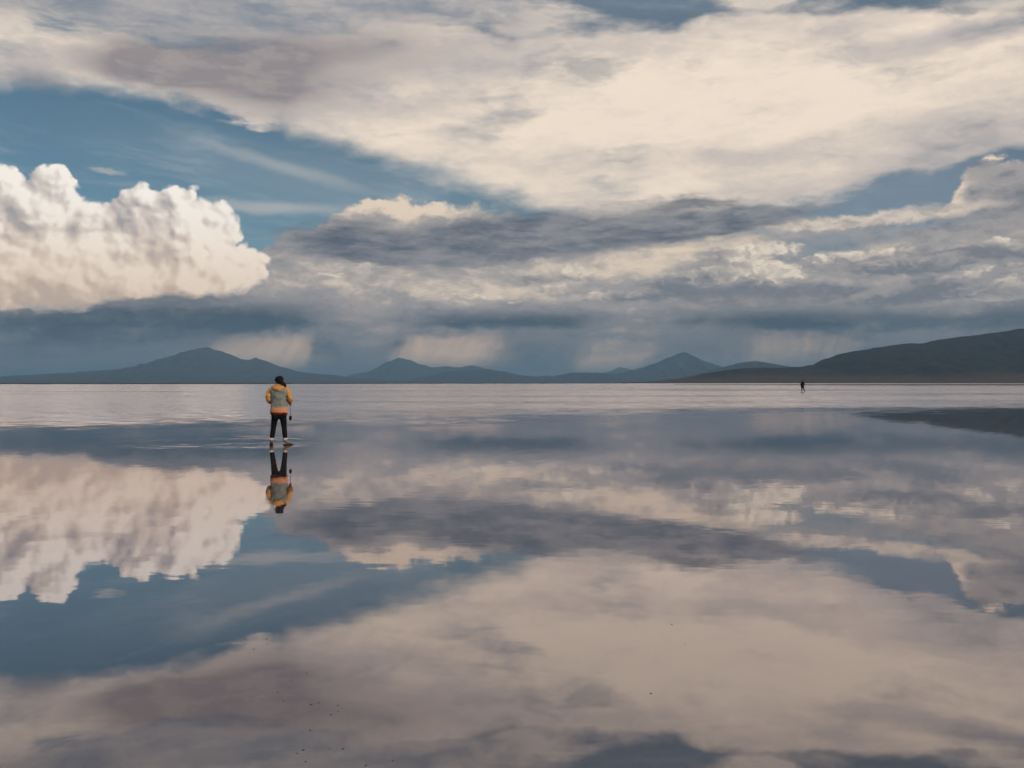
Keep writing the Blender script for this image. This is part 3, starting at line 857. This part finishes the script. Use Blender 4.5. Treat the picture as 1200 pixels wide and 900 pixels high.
# head turned a little to the left: cap with brim, hair and swinging ponytail
hd = Vector(J1['head']); turn = math.atan2(0.45, 1)
crown = [(z, r, r * 1.08, 0, 0) for z, r in ((0.045, 0.100), (0.075, 0.101), (0.105, 0.092), (0.130, 0.074), (0.148, 0.046), (0.156, 0.016))]
cp = link('cap', lathe('cap', crown, 28, 0.0, 0, 4, 2.0), cap_m, p1, hd, turn)
bv, bf = [], []
for i in range(13):
    t = -1.05 + 2.1 * i / 12
    for rr, zz in ((0.095, 0.052), (0.095 + 0.075 * math.cos(t * 0.9), 0.038), (0.095 + 0.075 * math.cos(t * 0.9), 0.033), (0.095, 0.046)):
        bv.append((math.sin(t) * rr, math.cos(t) * rr * 1.08, zz))
for i in range(12):
    for j in range(4):
        bf.append((i * 4 + j, i * 4 + (j + 1) % 4, i * 4 + 4 + (j + 1) % 4, i * 4 + 4 + j))
link('brim', mesh('brim', bv, bf), cap_m, cp)
hr = link('hair', lathe('hair', [(-0.045, 0.052, 0.040, 0, -0.040), (-0.02, 0.078, 0.062, 0, -0.032), (0.02, 0.092, 0.082, 0, -0.020), (0.055, 0.095, 0.098, 0, -0.004), (0.08, 0.09, 0.09, 0, 0)], 24, 0.05, 1, 4, 2.0),
          hair_m, p1, hd, turn)
link('ponytail', tube('ponytail', [(0.0, -0.085, 0.045, 0.022), (0.01, -0.125, 0.030, 0.034), (0.055, -0.135, -0.020, 0.044), (0.105, -0.12, -0.075, 0.036), (0.145, -0.10, -0.130, 0.010)], 12, 5, 0.008, 4),
     hair_m, hr)
# camera dangling from the right hand
wrst = Vector(J1['wristR']) + Vector((-0.005, 0.07, -0.05))
cm_base = P1 + Vector((0.232, 0.16, 0.58))
cmr = link('hand_camera', None, loc=cm_base, label='small black camera dangling on a strap from the hand of person in orange sleeves', category='camera')
def rbox(name, sx, sy, sz, bev=0.008, at=(0, 0, 0)):
    bm = bmesh.new(); bmesh.ops.create_cube(bm, size=1.0)
    bmesh.ops.scale(bm, vec=(sx, sy, sz), verts=bm.verts)
    bmesh.ops.bevel(bm, geom=bm.edges[:], offset=bev, segments=2, affect='EDGES')
    bmesh.ops.translate(bm, vec=at, verts=bm.verts)
    me = bpy.data.meshes.new(name); bm.to_mesh(me); bm.free(); return me
link('camera_body', rbox('camera_body', 0.062, 0.045, 0.105, 0.009, (0, 0, 0.055)), plain_mat('black plastic', (0.012, 0.012, 0.013), 0.5, 40, 0.2), cmr)
link('lens', tube('lens', [(0, 0.02, 0.055, 0.028), (0, 0.045, 0.055, 0.029), (0, 0.075, 0.055, 0.026)], 16, 2), sole_m, cmr)
top = P1 + wrst - cm_base
link('strap', tube('strap', [(0.012, 0, 0.105, 0.005), (0.006, -0.03, 0.25, 0.005), (top.x + 0.008, top.y - 0.01, top.z, 0.005), (top.x - 0.02, top.y + 0.03, top.z + 0.03, 0.005)], 8, 5),
     plain_mat('red brown strap', (0.12, 0.045, 0.035), 0.8, 60, 0.2), cmr)

# ---- the second person, far out on the flat, walking away in a long dark coat
dark_m = plain_mat('black coat cloth', (0.010, 0.009, 0.009), 0.85, 20, 0.3)
p2 = link('person', None, loc=P2,
          label='person in long black coat walking far off before the dark hills', category='person', group='people on the flooded salt flat')
J2 = dict(pelvis=(0, 0, 0.92), waist=(0, 0, 1.12), chest=(0, 0.01, 1.38), neck=(0.0, 0.02, 1.60), head=(0.0, 0.035, 1.69), face=(0, 1, -0.05),
          shoulderL=(-0.185, 0, 1.52), elbowL=(-0.255, -0.05, 1.25), wristL=(-0.235, 0.08, 1.02), handL=(0.05, 0.3, -1),
          shoulderR=(0.185, 0, 1.52), elbowR=(0.255, -0.02, 1.25), wristR=(0.225, 0.12, 1.02), handR=(-0.05, 0.3, -1),
          hipL=(-0.09, 0, 0.88), kneeL=(-0.06, 0.12, 0.50), ankleL=(-0.05, 0.10, 0.10), toeL=(-0.1, 1, 0),
          hipR=(0.09, 0, 0.88), kneeR=(0.20, -0.05, 0.50), ankleR=(0.29, -0.20, 0.10), toeR=(0.35, 1, 0))
link('body', body_mesh('body', J2), skin_m, p2)
ct = link('coat', lathe('coat', [(0.62, 0.235, 0.190, 0.02, 0), (0.75, 0.240, 0.185, 0.01, 0), (0.95, 0.225, 0.165, 0, 0), (1.15, 0.215, 0.150, 0, 0), (1.35, 0.235, 0.155, 0, 0), (1.48, 0.225, 0.145, 0, 0),
                                 (1.55, 0.165, 0.115, 0, 0), (1.60, 0.085, 0.085, 0, 0.01), (1.63, 0.07, 0.07, 0, 0.015)], 28, 0.05, 13), dark_m, p2)
for s_, k in (('L', -1), ('R', 1)):
    sh, el, wr = J2['shoulder' + s_], J2['elbow' + s_], J2['wrist' + s_]
    link('sleeve', tube('sleeve', [(sh[0] - 0.03 * k, sh[1], sh[2] + 0.01, 0.065), (sh[0] + 0.02 * k, sh[1], sh[2] - 0.04, 0.080), (*el, 0.070), (*wr, 0.050)], 14, 6, 0.01, k), dark_m, ct)
trousers(J2, black_m, p2, 1.3)
for s_ in 'LR':
    boot(p2, J2['ankle' + s_], J2['toe' + s_], boot_m, sole_m)
link('hair', lathe('hair', [(-0.05, 0.06, 0.05, 0, -0.03), (0.0, 0.088, 0.080, 0, -0.02), (0.06, 0.094, 0.098, 0, -0.005), (0.12, 0.084, 0.088, 0, 0), (0.155, 0.05, 0.052, 0, 0), (0.165, 0.012, 0.012, 0, 0)], 20, 0.05, 3, 4, 2.0),
     hair_m, p2, J2['head'])

# ------------------------------------------------------------------ specks of mud standing out of the film of water
clod_m = plain_mat('mud clod', (0.085, 0.075, 0.07), 0.9, 200, 0.3)
SPOTS = [(324, 743), (312, 749), (313, 755), (297, 761), (280, 783), (359, 789), (341, 798), (340, 806), (325, 812), (332, 822), (373, 824), (364, 826), (396, 827),
         (338, 846), (363, 856), (355, 879), (348, 883), (402, 878), (386, 878), (419, 884), (358, 893), (477, 877), (460, 892), (429, 897), (396, 834), (388, 838),
         (624, 725), (736, 790), (763, 813), (811, 748), (803, 756), (787, 732)]
rng = random.Random(4)
shapes = []
for q in range(4):
    bm = bmesh.new(); bmesh.ops.create_icosphere(bm, subdivisions=1, radius=1.0)
    for v in bm.verts:
        v.co *= 1 + 0.45 * mnoise.noise(v.co * 1.7 + Vector((q * 9, 0, 0)))
    me = bpy.data.meshes.new('mud_clod'); bm.to_mesh(me); bm.free(); shapes.append(me)
for (px, py) in SPOTS:
    g = ground(px, py)
    o = link('mud_clod', rng.choice(shapes), clod_m, None, g, rng.random() * 6,
             label='tiny dark speck of mud standing out of the mirror smooth water', category='mud clod', group='mud specks in the shallow water')
    r = rng.uniform(0.7, 1.6) * 0.0029
    o.scale = (r * rng.uniform(1.2, 1.9), r, r * rng.uniform(0.6, 0.9))

# ------------------------------------------------------------------ air
def haze():
    m, out = begin('haze air')
    v = node('ShaderNodeVolumePrincipled')
    v.inputs['Color'].default_value = (0.27, 0.50, 0.76, 1)
    v.inputs['Density'].default_value = HAZE
    v.inputs['Anisotropy'].default_value = 0.0
    plug(out.inputs['Volume'], v.outputs[0])
    R = 41000.0; top = 500.0
    vv = [(-R, -R, -5), (R, -R, -5), (R, R, -5), (-R, R, -5), (-R, -R, top), (R, -R, top), (R, R, top), (-R, R, top)]
    ff = [(0, 3, 2, 1), (4, 5, 6, 7), (0, 1, 5, 4), (1, 2, 6, 5), (2, 3, 7, 6), (3, 0, 4, 7)]
    link('haze', mesh('haze', vv, ff, False), m, kind='stuff')
HAZE = 7.8e-5
haze()
